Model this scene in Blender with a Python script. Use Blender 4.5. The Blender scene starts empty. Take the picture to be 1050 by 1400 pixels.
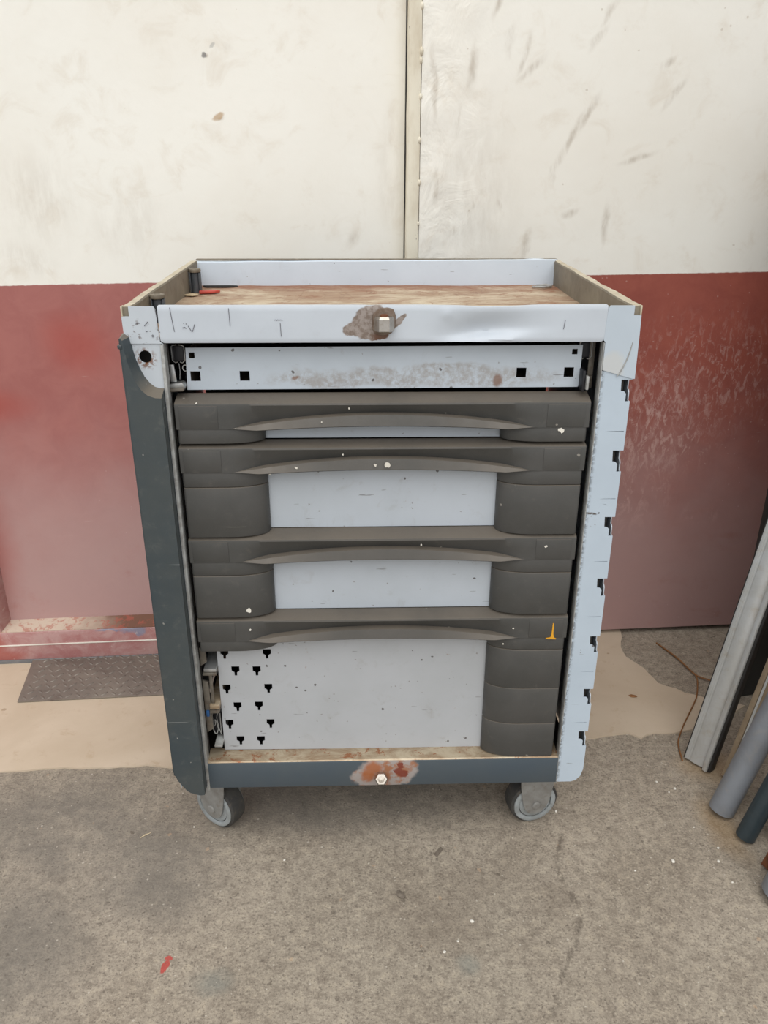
import bpy, bmesh, math, random
from mathutils import Vector, Matrix, noise as mnoise
random.seed(7)
PI = math.pi
scene = bpy.context.scene
COL = scene.collection

# ------------------------------------------------------------------ camera
cam_d = bpy.data.cameras.new('camera')
cam_d.sensor_fit = 'VERTICAL'; cam_d.sensor_height = 36.0
cam_d.lens = 1115.2 / 1400 * 36.0
cam_d.clip_start = 0.02
cam = bpy.data.objects.new('camera', cam_d); COL.objects.link(cam)
cam.matrix_world = (Matrix.Translation((-0.0312, -1.1475, 1.1832)) @ Matrix.Rotation(-0.0284, 4, 'Z')
                    @ Matrix.Rotation(PI/2 - 0.4122, 4, 'X') @ Matrix.Rotation(0.0028, 4, 'Z'))
scene.camera = cam

# ------------------------------------------------------------------ light: overcast daylight from the open front
world = bpy.data.worlds.new('world'); scene.world = world
world.use_nodes = True
bg = world.node_tree.nodes['Background']
bg.inputs[0].default_value = (0.97, 0.985, 1.0, 1); bg.inputs[1].default_value = 0.80
sun_d = bpy.data.lights.new('daylight_sun', 'SUN'); sun_d.energy = 2.1; sun_d.angle = math.radians(70)
sun_d.color = (1.0, 0.985, 0.955)
sun = bpy.data.objects.new('daylight_sun', sun_d); COL.objects.link(sun)
sun.rotation_euler = Vector((0.02, 0.72, -0.95)).to_track_quat('-Z', 'Y').to_euler()
vs = scene.view_settings
vs.view_transform = 'Standard'; vs.look = 'None'; vs.gamma = 1.0; vs.use_curve_mapping = False
vs.exposure = 0.0

# ------------------------------------------------------------------ node helper
def lin(c):
    def f(v):
        v /= 255.0
        return v/12.92 if v <= 0.04045 else ((v+0.055)/1.055)**2.4
    return (f(c[0]), f(c[1]), f(c[2]), 1.0)

class NM:
    def __init__(s, name):
        s.m = bpy.data.materials.new(name); s.m.use_nodes = True
        s.t = s.m.node_tree; s.n = s.t.nodes; s.l = s.t.links
        s.b = s.n['Principled BSDF']
        s.co = s.n.new('ShaderNodeTexCoord').outputs['Object']
        s.sep = None
    def _in(s, sock, v):
        if hasattr(v, 'is_linked') or isinstance(v, bpy.types.NodeSocket): s.l.new(v, sock)
        else: sock.default_value = v
    def xyz(s, i):
        if s.sep is None:
            s.sep = s.n.new('ShaderNodeSeparateXYZ'); s.l.new(s.co, s.sep.inputs[0])
        return s.sep.outputs[i]
    def mp(s, loc=(0,0,0), rot=(0,0,0), sc=(1,1,1), typ='POINT', vec=None):
        n = s.n.new('ShaderNodeMapping'); n.vector_type = typ
        s.l.new(vec or s.co, n.inputs[0])
        n.inputs[1].default_value = loc; n.inputs[2].default_value = rot; n.inputs[3].default_value = sc
        return n.outputs[0]
    def noise(s, scale, detail=4, rough=.55, vec=None, dist=0, col=False):
        n = s.n.new('ShaderNodeTexNoise'); s.l.new(vec or s.co, n.inputs['Vector'])
        n.inputs['Scale'].default_value = scale; n.inputs['Detail'].default_value = detail
        n.inputs['Roughness'].default_value = rough; n.inputs['Distortion'].default_value = dist
        return n.outputs['Color' if col else 'Fac']
    def vor(s, scale, vec=None, feature='F1', out='Distance', rnd=1.0):
        n = s.n.new('ShaderNodeTexVoronoi'); s.l.new(vec or s.co, n.inputs['Vector'])
        n.feature = feature; n.inputs['Scale'].default_value = scale
        n.inputs['Randomness'].default_value = rnd
        return n.outputs[out]
    def mr(s, v, a, b, c=0.0, d=1.0, smooth=True):
        n = s.n.new('ShaderNodeMapRange'); s._in(n.inputs[0], v)
        n.interpolation_type = 'SMOOTHSTEP' if smooth else 'LINEAR'; n.clamp = True
        for i, x in enumerate((a, b, c, d)): n.inputs[i+1].default_value = x
        return n.outputs[0]
    def ma(s, op, a, b=0.0, clamp=False):
        n = s.n.new('ShaderNodeMath'); n.operation = op; n.use_clamp = clamp
        s._in(n.inputs[0], a); s._in(n.inputs[1], b)
        return n.outputs[0]
    def mul(s, a, b): return s.ma('MULTIPLY', a, b)
    def mix(s, fac, a, b, mode='MIX'):
        n = s.n.new('ShaderNodeMix'); n.data_type = 'RGBA'; n.blend_type = mode; n.clamp_factor = True
        s._in(n.inputs[0], fac)
        s._in(n.inputs[6], lin(a) if isinstance(a, tuple) and len(a) == 3 else a)
        s._in(n.inputs[7], lin(b) if isinstance(b, tuple) and len(b) == 3 else b)
        return n.outputs[2]
    def warp(s, scale, amt, vec=None):
        c = s.noise(scale, 3, .6, vec, col=True)
        a = s.n.new('ShaderNodeVectorMath'); a.operation = 'SUBTRACT'; s.l.new(c, a.inputs[0]); a.inputs[1].default_value = (.5,.5,.5)
        b = s.n.new('ShaderNodeVectorMath'); b.operation = 'SCALE'; s.l.new(a.outputs[0], b.inputs[0]); b.inputs[3].default_value = amt
        d = s.n.new('ShaderNodeVectorMath'); d.operation = 'ADD'; s.l.new(vec or s.co, d.inputs[0]); s.l.new(b.outputs[0], d.inputs[1])
        return d.outputs[0]
    def blob(s, loc, size, rot=(0,0,0), vec=None, soft=(1.0, .55)):
        v = s.mp(loc, rot, size, 'TEXTURE', vec)
        n = s.n.new('ShaderNodeVectorMath'); n.operation = 'LENGTH'; s.l.new(v, n.inputs[0])
        return s.mr(n.outputs['Value'], soft[0], soft[1])
    def blobs(s, items, vec=None, soft=(1.0, .4)):
        r = None
        for it in items:
            b = s.blob(it[0], it[1], it[2] if len(it) > 2 else (0,0,0), vec, soft)
            if len(it) > 3: b = s.mul(b, it[3])
            r = b if r is None else s.ma('MAXIMUM', r, b)
        return r
    def specks(s, scale, size, keep, vec=None):
        """sparse irregular dots: voronoi cells, only a share of them kept"""
        v = vec or s.warp(scale*1.5, .35/scale)
        n = s.n.new('ShaderNodeTexVoronoi'); s.l.new(v, n.inputs['Vector']); n.inputs['Scale'].default_value = scale
        sp = s.n.new('ShaderNodeSeparateColor'); s.l.new(n.outputs['Color'], sp.inputs[0])
        k = s.ma('LESS_THAN', sp.outputs[0], keep)
        sz = s.mul(sp.outputs[1], size)
        d = s.ma('LESS_THAN', n.outputs['Distance'], sz)
        return s.mul(k, d)
    def up(s, a=.3, b=.9):
        g = s.n.new('ShaderNodeNewGeometry'); q = s.n.new('ShaderNodeSeparateXYZ'); s.l.new(g.outputs['Normal'], q.inputs[0])
        return s.mr(q.outputs[2], a, b)
    def out(s, col, rough=.6, metal=0.0, bump=None, bstr=.3, bdist=.002, spec=.5):
        s._in(s.b.inputs['Base Color'], lin(col) if isinstance(col, tuple) else col)
        s._in(s.b.inputs['Roughness'], rough); s._in(s.b.inputs['Metallic'], metal)
        s.b.inputs['Specular IOR Level'].default_value = spec
        if bump is not None:
            n = s.n.new('ShaderNodeBump'); n.inputs['Strength'].default_value = bstr; n.inputs['Distance'].default_value = bdist
            s.l.new(bump, n.inputs['Height']); s.l.new(n.outputs[0], s.b.inputs['Normal'])
        return s.m
M = {}

# painted wall sheets: cream above, oxide red below ---------------------------------
def wall_mat(name, smudges, chalkspots, patches, redA, redB, wrinkle=False, marks=()):
    m = NM(name)
    w = m.warp(9, .05)
    w2 = m.warp(40, .02)
    n1 = m.noise(2.2, 5, .6); n2 = m.noise(14, 5, .65, dist=.6); n3 = m.noise(60, 4, .6)
    cream = m.mix(m.mr(n1, .35, .7), (238, 236, 228), (233, 229, 219))
    cream = m.mix(m.mul(m.mr(n2, .50, .78), .40), cream, (210, 198, 180))
    cream = m.mix(m.mul(m.specks(60, .16, .08), .35), cream, (170, 152, 130))
    sm = m.mul(m.blobs(smudges, w, (1.0, .1)), m.mr(m.noise(38, 4, .7, m.mp(rot=(0,.6,0), sc=(1,1,.3))), .30, .68))
    cream = m.mix(m.mul(sm, .55), cream, (158, 142, 122))
    for loc, size, rot, cc in marks:
        cream = m.mix(m.mul(m.blob(loc, size, rot, m.warp(70, .010), (1.0, .5)), .8), cream, cc)
    # red
    z = m.xyz(2)
    red = m.mix(m.mr(n2, .3, .7), redA, redB)
    chalk = m.mul(m.mr(m.ma('ADD', z, m.mul(m.ma('SUBTRACT', n1, .5), .5)), .72, .22), m.mr(m.noise(7, 6, .7, dist=.5), .0, .45))
    red = m.mix(m.mul(chalk, .80), red, (180, 152, 149))
    if patches:
        red = m.mix(m.mul(m.blobs(patches, w, (1.0, .1)), .55), red, (166, 74, 64))
    red = m.mix(m.mul(m.specks(110, .20, .22), .35), red, (200, 172, 165))
    if chalkspots:
        for loc, size, st, sc in chalkspots:
            k = m.mul(m.blob(loc, size, vec=w, soft=(1.0, .2)), m.mr(m.noise(sc, 5, .75, m.mp(sc=(1,1,.45)), dist=.8), .50, .62))
            red = m.mix(m.mul(k, st), red, (196, 160, 152))
    scr = m.mr(m.noise(30, 3, .6, m.mp(rot=(0,.5,0), sc=(.25,1,4))), .72, .76)
    red = m.mix(m.mul(scr, .35), red, (200, 180, 172))
    zz = m.ma('SUBTRACT', z, m.mul(m.xyz(0), .011))
    zz = m.ma('ADD', zz, m.mul(m.ma('SUBTRACT', m.noise(90, 3), .5), .003))
    k = m.mr(zz, .9335, .9355, smooth=False)
    col = m.mix(k, red, cream)
    bump = m.ma('ADD', m.mul(n1, .6), m.mul(n3, .12))
    if wrinkle:
        wr = m.mul(m.mr(m.xyz(0), .30, .09), m.noise(16, 4, .6, m.mp(sc=(1,1,.7)), dist=.8))
        bump = m.ma('ADD', bump, m.mul(wr, 1.6))
    return m.out(col, m.mr(n2, .3, .7, .45, .65), bump=bump, bstr=.35, bdist=.01, spec=.35)

def Y(a): return (0, a, 0)
smL = [((-.334,0,1.365), (.008,1,.006)), ((-.316,0,1.253), (.014,1,.008), Y(-.4)), ((-.30,0,1.375), (.02,1,.012), Y(.3), .4),
       ((-.70,0,1.10), (.12,1,.14), Y(0), .35), ((-.52,0,1.05), (.10,1,.12), Y(.5), .30), ((.04,0,1.15), (.05,1,.20), Y(0), .3), ((-.05,0,1.02), (.02,1,.03), Y(.6), .6),
       ((-.75,0,.98), (.1,1,.05), Y(0), .4)]
random.seed(3)
smR = []
for (x, z, a, l) in [(.30,1.375,.3,.05), (.32,1.35,.9,.05), (.27,1.40,.3,.05), (.41,1.22,.45,.07), (.44,1.26,.5,.06), (.38,1.16,.3,.06), (.45,1.40,.8,.04),
                     (.62,1.30,.7,.05), (.60,1.36,.9,.03), (.47,1.44,.6,.04), (.50,1.05,0,.06), (.33,1.00,.25,.05), (.42,1.07,1.2,.03), (.21,1.10,.5,.035), (.27,1.08,-.4,.035),
                     (.16,1.03,.5,.03), (.20,1.35,.1,.06), (.17,1.25,.2,.05), (.56,1.18,1.3,.06), (.24,1.46,.1,.05), (.13,1.12,0,.07), (.12,1.32,0,.1)]:
    smR.append(((x, 0, z), (.011, 1, l), Y(a), .95))
smR.append(((.20,0,1.10), (.14,1,.25), Y(0), .35))
M['wall_left_sheet'] = wall_mat('painted_sheet_a', smL, None, [((-.66,0,.80), (.11,1,.10)), ((-.95,0,.30), (.10,1,.26)), ((-.88,0,.66), (.14,1,.06))], (166, 106, 100), (158, 98, 93), False, [((-.316,0,1.254), (.017,1,.007), (0,-.45,0), (186, 158, 124)), ((-.335,0,1.363), (.006,1,.006), (0,0,0), (120, 118, 118)), ((-.318,0,1.380), (.008,1,.004), (0,-.5,0), (190, 188, 182))])
M['wall_right_sheet'] = wall_mat('painted_sheet_b', smR, [((.68,0,.58), (.22,1,.18), .75, 55), ((.62,0,.45), (.18,1,.2), .6, 30), ((.78,0,.70), (.3,1,.2), .5, 80), ((.832,0,.345), (.065,1,.045), .7, 14)], None, (156, 86, 73), (144, 76, 65), True)

def simple(name, base, alt, rough=.6, metal=0.0, sc=12, bump=.15, dirt=None, dirtamt=.5, bscale=90):
    m = NM(name)
    n1 = m.noise(sc, 5, .6, dist=.4)
    c = m.mix(m.mr(n1, .3, .7), base, alt)
    if dirt: c = m.mix(m.mul(m.mr(m.noise(sc*2.5, 6, .7, dist=.8), .5, .75), dirtamt), c, dirt)
    M[name] = m.out(c, rough, metal, bump=m.noise(bscale, 4, .6), bstr=bump, bdist=.002)
    return M[name]

# worn red frame with blue and bare marks
m = NM('worn_red_frame')
n2 = m.noise(20, 5, .7, dist=.6)
c = m.mix(m.mr(n2, .3, .7), (168, 112, 110), (186, 150, 146))
c = m.mix(m.mul(m.blobs([((-.97,0,.05), (.06,1,.06)), ((-.96,0,.02), (.10,1,.03))], m.warp(20, .03)), .7), c, (162, 76, 64))
c = m.mix(m.mul(m.blobs([((-.62,0,.088), (.035,1,.014)), ((-.67,0,.090), (.05,1,.006)), ((-.60,0,.084), (.02,1,.016))], m.warp(40, .035)), .55), c, (100, 138, 168))
c = m.mix(m.mul(m.mr(m.noise(45, 5, .75), .60, .68), .7), c, (205, 190, 182))
c = m.mix(m.mr(m.xyz(2), .924, .926, smooth=False), c, m.mix(m.mr(n2, .3, .7), (234, 230, 220), (222, 214, 198)))
M['worn_red_frame'] = m.out(c, .6, bump=m.noise(50, 4), bstr=.3)
m = NM('worn_ledge')
c = m.mix(m.mr(m.ma('ADD', m.xyz(0), m.mul(m.noise(12, 4), .25)), -.70, -.48), (196, 178, 160), (112, 78, 62))
c = m.mix(m.mul(m.mr(m.noise(40, 4, .7), .5, .6), .6), c, (164, 84, 70))
M['worn_ledge'] = m.out(c, .7, bump=m.noise(60, 4), bstr=.4)
m = NM('cream_flange_paint')
c = m.mix(m.mr(m.noise(18, 5, .6, m.mp(sc=(1,1,.4))), .35, .7), (228, 222, 204), (205, 194, 172))
c = m.mix(m.mul(m.mr(m.noise(50, 5, .8, m.mp(sc=(1,1,.5))), .64, .70), .8), c, (92, 78, 66))
c = m.mix(m.mr(m.xyz(2), .9345, .9355, smooth=False), (140, 66, 60), c)
M['cream_flange_paint'] = m.out(c, .5, bump=m.noise(30, 4), bstr=.3)
simple('gap_shade', (52, 46, 42), (70, 62, 58), .8, 0, 20)
simple('threshold_grey', (128, 126, 124), (104, 104, 106), .7, 0, 20)
simple('right_wall_plaster', (128, 102, 84), (106, 84, 70), .85, 0, 6, .4, (70, 54, 46))

# concrete floor ---------------------------------------------------------------------
m = NM('concrete')
n0 = m.noise(1.6, 4, .6); n1 = m.noise(6, 6, .65, dist=.5); n2 = m.noise(55, 5, .75); n3 = m.noise(240, 3, .7)
c = m.mix(m.mr(n0, .35, .65), (169, 158, 143), (159, 149, 134))
c = m.mix(m.mul(m.mr(n1, .35, .75), .55), c, (132, 120, 106))
c = m.mix(m.mul(m.mr(n2, .44, .66), .55), c, (112, 101, 89))
c = m.mix(m.mul(m.mr(n2, .50, .30), .45), c, (192, 178, 156))
c = m.mix(m.mul(m.mr(n3, .52, .66), .60), c, (98, 89, 79))
c = m.mix(m.mul(m.mr(n3, .46, .32), .45), c, (196, 184, 166))
w = m.warp(8, .10)
st = m.blobs([((-.62,.06,0), (.34,.24,1)), ((-.42,-.04,0), (.22,.2,1)), ((-.62,-.20,0), (.24,.26,1)), ((-.1,.12,0), (.5,.13,1))], w, (1.0, .2))
c = m.mix(m.mul(m.mul(st, m.mr(n1, .2, .6)), .62), c, (110, 106, 100))
c = m.mix(m.mul(m.blobs([((.10,-.17,0), (.13,.10,1)), ((.16,-.10,0), (.09,.07,1)), ((.30,-.13,0), (.05,.06,1))], w, (1., .1)), .30), c, (110, 98, 86))
c = m.mix(m.mul(m.blobs([((.131,-.249,0), (.03,.025,1)), ((-.27,-.27,0), (.05,.035,1))], m.warp(30, .03), (1., .1)), .5), c, (122, 126, 120))
c = m.mix(m.mul(m.blobs([((.70,.20,0), (.10,.09,1)), ((.66,.03,0), (.06,.12,1))], w, (1., .1)), .55), c, (150, 122, 84))
c = m.mix(m.blobs([((-.352,-.240,0), (.006,.014,1), (0,0,-.3)), ((-.349,-.225,0), (.007,.006,1))], m.warp(70, .008), (1., .75)), c, (176, 84, 76))
dk = m.specks(90, .30, .16, m.warp(160, .012))
c = m.mix(m.mul(dk, .5), c, (84, 76, 68))
c = m.mix(m.mul(m.specks(44, .20, .05, m.warp(90, .016)), .55), c, (88, 78, 68))
c = m.mix(m.mul(m.specks(52, .22, .08, m.warp(90, .014)), .35), c, (188, 156, 124))
c = m.mix(m.mul(m.specks(150, .30, .08), .5), c, (208, 200, 186))
c = m.mix(m.mul(m.specks(190, .36, .28, m.warp(300, .004)), .5), c, (88, 80, 72))
pts = [(.345,.03), (.316,-.049), (.323,-.106), (.337,-.152), (.319,-.201), (.288,-.253), (.268,-.29), (.239,-.348), (.20,-.46), (.18,-.60)]
its = []
for a, b in zip(pts, pts[1:]):
    dx, dy = b[0]-a[0], b[1]-a[1]; L = math.hypot(dx, dy)
    its.append((((a[0]+b[0])/2, (a[1]+b[1])/2, 0), (L*.62, .0075, 1), (0, 0, math.atan2(dy, dx))))
ck = m.mul(m.blobs(its, m.warp(45, .018), (1.0, .2)), m.mr(n2, .36, .52))
c = m.mix(m.mul(ck, .5), c, (80, 71, 62))
hb = m.ma('SUBTRACT', m.ma('ADD', m.mul(n2, .8), m.mul(n3, .35)), m.mul(ck, .5))
M['concrete'] = m.out(c, .82, bump=hb, bstr=.5, bdist=.004, spec=.3)
m = NM('cream_screed')
n1 = m.noise(5, 5, .6, dist=.5); n2 = m.noise(28, 5, .7)
c = m.mix(m.mr(n1, .3, .7), (202, 186, 165), (192, 175, 153))
c = m.mix(m.mul(m.mr(n2, .55, .75), .5), c, (174, 150, 122))
c = m.mix(m.mul(m.specks(30, .22, .08), .6), c, (150, 124, 98))
M['cream_screed'] = m.out(c, .7, bump=n2, bstr=.2, bdist=.002, spec=.3)

# trolley paints ----------------------------------------------------------------------
def sheet_paint(name, base, alt, grime, extra=None, specks=True, rough=.42):
    m = NM(name)
    n1 = m.noise(7, 5, .6); n2 = m.noise(30, 6, .7, dist=.6)
    c = m.mix(m.mr(n1, .3, .7), base, alt)
    c = m.mix(m.mul(m.mr(n2, .55, .80), grime), c, (132, 122, 110))
    if extra: c = extra(m, c, n2)
    if specks:
        c = m.mix(m.mul(m.specks(60, .16, .15), .8), c, (70, 62, 58))
        c = m.mix(m.mul(m.specks(130, .18, .10, m.warp(200, .006)), .55), c, (104, 90, 78))
        sc = m.mr(m.noise(75, 2, .5, m.mp(rot=(0,.9,0), sc=(.3,1,3))), .735, .75)
        c = m.mix(m.mul(sc, .6), c, (104, 100, 98))
    return m.out(c, rough, 0, bump=m.ma('ADD', n1, m.mul(n2, .15)), bstr=.12, bdist=.004, spec=.5)
BL, BL2 = (188, 197, 206), (180, 189, 198)
M['paint'] = sheet_paint('light_blue_paint', BL, BL2, .18)
M['paint_back'] = sheet_paint('lit_blue_paint', (206, 217, 228), (199, 210, 221), .14)  # lighter copy of the blue, overhead light on the tray back put into the colour
def ex_d0(m, c, n2):   # scuffed band along the lower half of the open drawer
    k = m.mul(m.blobs([((.06,0,.885), (.26,1,.020)), ((-.07,0,.880), (.12,1,.014)), ((.10,0,.895), (.10,1,.015))], m.warp(18, .03), (1., .5)), m.mr(m.noise(70, 6, .8), .36, .62))
    c = m.mix(m.mul(k, .6), c, (142, 130, 118))
    return m.mix(m.mul(m.blobs([((-.128,0,.884), (.008,1,.004)), ((.17,0,.879), (.010,1,.012))], m.warp(80, .01)), .8), c, (126, 92, 72))
M['paint_d0'] = sheet_paint('scuffed_blue_paint', BL, BL2, .2, ex_d0)
def ex_panel(m, c, n2):
    return m.mix(m.mul(m.mr(m.noise(22, 6, .8, dist=1.), .66, .74), .75), c, (134, 96, 70))
M['paint_deep'] = sheet_paint('grey_dusty_paint', (176, 179, 183), (169, 172, 175), .30, ex_panel)
M['paint_panel'] = sheet_paint('dusty_blue_paint', (184, 191, 199), (177, 184, 191), .28, ex_panel)
def ex_rim(m, c, n2):
    w = m.warp(60, .012)
    k = m.blobs([((-.022,0,.966), (.026,1,.021)), ((-.040,0,.962), (.020,1,.011), Y(-.25)), ((-.012,0,.955), (.022,1,.011)), ((-.015,0,.983), (.025,1,.010)), ((.022,0,.972), (.014,1,.005), Y(-.7))], w, (1., .85))
    g = m.mix(m.mr(m.noise(120, 5, .7), .4, .62), (150, 140, 134), (118, 104, 94))
    g = m.mix(m.blob((.0, 0, .950), (.02, 1, .018), vec=w), g, (104, 74, 58))
    return m.mix(k, c, g)
M['paint_rim'] = sheet_paint('rim_blue_paint', (193, 200, 208), (186, 193, 201), .10, ex_rim, False)
def ex_corner(m, c, n2):
    k = m.mul(m.blob((-.335, 0, .920), (.019, 1, .020), vec=m.warp(120, .01), soft=(1., .35)), m.mr(m.noise(160, 4, .7), .45, .55))
    c = m.mix(k, c, (112, 72, 46))
    k = m.mul(m.mr(m.noise(130, 4, .7), .60, .64), m.blob((-.338, 0, .950), (.03, 1, .03)))
    return m.mix(m.mul(k, .7), c, (92, 72, 62))
M['paint_corner'] = sheet_paint('corner_blue_paint', (192, 199, 206), (185, 192, 199), .12, ex_corner)
def ex_rcorner(m, c, n2):
    k = m.blob((.328, 0, .905), (.022, 1, .028), vec=m.warp(40, .02), soft=(1., .6))
    return m.mix(m.mul(k, .55), c, (196, 194, 188))
M['paint_rcorner'] = sheet_paint('worn_corner_blue_paint', (186, 197, 207), (180, 191, 201), .10, ex_rcorner, False)
def ex_strip(m, c, n2):
    e = m.mul(m.mr(m.xyz(0), .321, .313), m.mr(m.noise(160, 4, .7), .42, .55))
    c = m.mix(m.mul(e, .85), c, (70, 68, 68))
    return m.mix(m.mul(m.blobs([((.321,0,.676), (.009,1,.0018)), ((.328,0,.675), (.005,1,.0025))], m.warp(150, .005)), .9), c, (74, 62, 52))
M['paint_strip'] = sheet_paint('strip_blue_paint', (184, 197, 209), (177, 190, 202), .08, ex_strip)
simple('worn_edge', (172, 174, 172), (136, 134, 130), .5, .1, 60, .2)
simple('body_dark', (44, 42, 40), (58, 54, 50), .8, 0, 20, .2)
simple('inner_steel', (122, 116, 106), (96, 90, 82), .5, .35, 30, .2, (92, 68, 50), .6)
simple('bright_steel', (196, 198, 198), (160, 160, 158), .32, .7, 40, .1)
simple('nut_steel', (186, 180, 172), (166, 158, 148), .26, .9, 40, .1, (120, 90, 64), .25)
simple('weld_scale', (132, 118, 106), (104, 86, 72), .7, .2, 90, .5, (96, 64, 46), .6)
simple('black_slide', (26, 26, 30), (40, 40, 44), .5, .2, 40, .1)
m = NM('dark_plastic')
n1 = m.noise(9, 5, .6); n2 = m.noise(45, 6, .7, dist=.5)
c = m.mix(m.mr(n1, .3, .7), (66, 66, 64), (75, 74, 72))
c = m.mix(m.mul(m.mr(n2, .55, .80), .45), c, (100, 95, 88))
c = m.mix(m.mul(m.up(.10, .60), m.mr(n1, .2, .6, .55, .9)), c, (104, 96, 86))
c = m.mix(m.mul(m.specks(55, .14, .10), .7), c, (150, 145, 136))
scx = m.mr(m.noise(48, 2, .5, m.mp(rot=(0,1.1,0), sc=(.15,1,3))), .735, .75)
c = m.mix(m.mul(scx, .5), c, (120, 118, 110))
M['dark_plastic'] = m.out(c, m.mr(n2, .3, .7, .42, .62), bump=m.noise(420, 2, .5), bstr=.10, bdist=.001)
m = NM('slate_plastic')
n1 = m.noise(6, 5, .6); n2 = m.noise(45, 6, .7, dist=.5)
c = m.mix(m.mr(n1, .35, .65), (55, 65, 70), (66, 72, 73))
c = m.mix(m.mul(m.mr(n2, .52, .78), .4), c, (104, 104, 98))
c = m.mix(m.mul(m.up(.25, .85), .8), c, (116, 106, 92))
c = m.mix(m.mul(m.specks(60, .16, .12), .7), c, (150, 148, 142))
scx = m.mr(m.noise(40, 2, .5, m.mp(rot=(0,.7,0), sc=(.12,1,3))), .72, .735)
c = m.mix(m.mul(scx, .55), c, (136, 140, 138))
M['slate_plastic'] = m.out(c, m.mr(n2, .3, .7, .38, .6), bump=m.noise(300, 2, .5), bstr=.08, bdist=.001)
m = NM('slate_rail_paint')
n1 = m.noise(6, 5, .6); n2 = m.noise(60, 6, .75, dist=.8)
c = m.mix(m.mr(n1, .35, .65), (68, 79, 88), (74, 83, 89))
w = m.warp(50, .02)
rp = m.blobs([((.004,0,.176), (.050,1,.040)), ((-.018,0,.165), (.042,1,.024)), ((.03,0,.18), (.036,1,.034))], w, (1., .8))
rc = m.mix(m.mr(m.noise(40, 5, .7), .38, .54), (150, 102, 74), (154, 146, 142))
rc = m.mix(m.mul(m.blobs([((-.016,0,.185), (.022,1,.020)), ((-.026,0,.170), (.016,1,.022))], w), .9), rc, (156, 92, 52))
rc = m.mix(m.mul(m.blobs([((.032,0,.19), (.006,1,.010)), ((.036,0,.172), (.011,1,.010)), ((.028,0,.178), (.008,1,.007))], m.warp(120, .012), (1., .7)), .95), rc, (120, 54, 38))
c = m.mix(rp, c, rc)
c = m.mix(m.mul(m.specks(50, .15, .08), .7), c, (140, 142, 140))
M['slate_rail_paint'] = m.out(c, .48, bump=n2, bstr=.1)
m = NM('worn_ledge_metal')
n2 = m.noise(30, 6, .75, m.mp(sc=(.5,1,1)), dist=.8)
c = m.mix(m.mr(n2, .35, .65), (186, 172, 148), (150, 126, 100))
c = m.mix(m.mul(m.mr(m.noise(45, 5, .8), .56, .62), .9), c, (146, 92, 58))
M['worn_ledge_metal'] = m.out(c, .4, .35, bump=n2, bstr=.2)
# rusty tray bottom
m = NM('rusty_tray')
n1 = m.noise(6, 6, .7, m.mp(sc=(.7,1.2,1)), dist=1.2); n2 = m.noise(26, 6, .75, dist=1.)
c = m.mix(m.mr(n1, .36, .60), (198, 184, 160), (160, 134, 110))
c = m.mix(m.mul(m.mr(m.noise(14, 6, .75, m.mp(sc=(.5,1.6,1)), dist=.8), .50, .62), .7), c, (134, 100, 78))
c = m.mix(m.mul(m.mr(n2, .54, .66), .75), c, (136, 94, 68))
yb = m.mul(m.mr(m.ma('ADD', m.xyz(1), m.mul(n2, .20)), .50, .62), .9)
c = m.mix(yb, c, (136, 86, 58))
c = m.mix(m.mul(m.mr(m.noise(70, 4, .7), .62, .70), .5), c, (104, 72, 54))
g = m.vor(26, m.mp(sc=(1,.6,1)), 'DISTANCE_TO_EDGE')
c = m.mix(m.mul(m.mul(m.mr(g, .03, .0), m.mr(n1, .45, .6)), .35), c, (108, 74, 54))
M['rusty_tray'] = m.out(c, .7, bump=n2, bstr=.5, bdist=.003)
simple('beige_rail', (136, 128, 112), (116, 108, 94), .6, 0, 14, .2, (92, 72, 56), .5)
simple('beige_flange', (206, 196, 174), (176, 164, 140), .5, .1, 25, .2, (120, 104, 84), .7)
simple('rubber', (50, 50, 50), (68, 66, 62), .75, 0, 30, .3, (112, 98, 84), .5)
simple('caster_grey', (150, 150, 147), (128, 126, 122), .5, .15, 26, .25, (104, 86, 70), .5)
simple('hub_grey', (160, 166, 168), (138, 142, 142), .5, .1, 30, .2, (90, 86, 80), .4)
simple('post_dark', (62, 68, 74), (80, 82, 84), .5, 0, 30, .15)
simple('post_cap', (128, 118, 102), (100, 92, 80), .6, 0, 60, .2)
simple('yellow_paint', (222, 162, 40), (212, 150, 44), .5)
simple('white_paint', (226, 222, 212), (206, 200, 188), .6)
simple('pen_ink', (66, 62, 70), (80, 76, 84), .6)
simple('red_plastic', (196, 74, 58), (170, 60, 50), .5)
simple('blue_plastic', (44, 96, 150), (36, 80, 130), .5)
simple('aluminium', (200, 202, 202), (184, 184, 180), .36, .30, 14, .1, (168, 150, 122), .45)
simple('alu_side', (120, 116, 108), (96, 92, 86), .4, .5, 14, .1)
simple('black_gasket', (28, 27, 27), (40, 38, 36), .6, 0, 20, .1)
simple('brown_alu', (178, 160, 136), (150, 132, 110), .45, .4, 16, .15, (110, 92, 74), .5)
simple('grey_pvc', (128, 132, 138), (116, 118, 122), .42, 0, 14, .05, (146, 138, 126), .4)
simple('teal_pvc', (48, 60, 66), (40, 50, 54), .42, 0, 14, .05, (78, 82, 80), .3)
simple('black_pvc', (34, 36, 36), (44, 44, 42), .5, 0, 14, .05, (72, 70, 66), .3)
simple('rusty_iron', (128, 78, 48), (92, 58, 42), .75, .2, 50, .4)
simple('tread_steel', (122, 114, 106), (140, 132, 122), .45, .35, 8, .3, (86, 72, 64), .5)
simple('wire_rust', (150, 104, 62), (128, 86, 50), .6, .1, 80)
simple('stone', (120, 110, 98), (96, 86, 76), .8, 0, 60, .3)
simple('twig_wood', (206, 190, 160), (180, 160, 128), .8, 0, 60)

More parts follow.
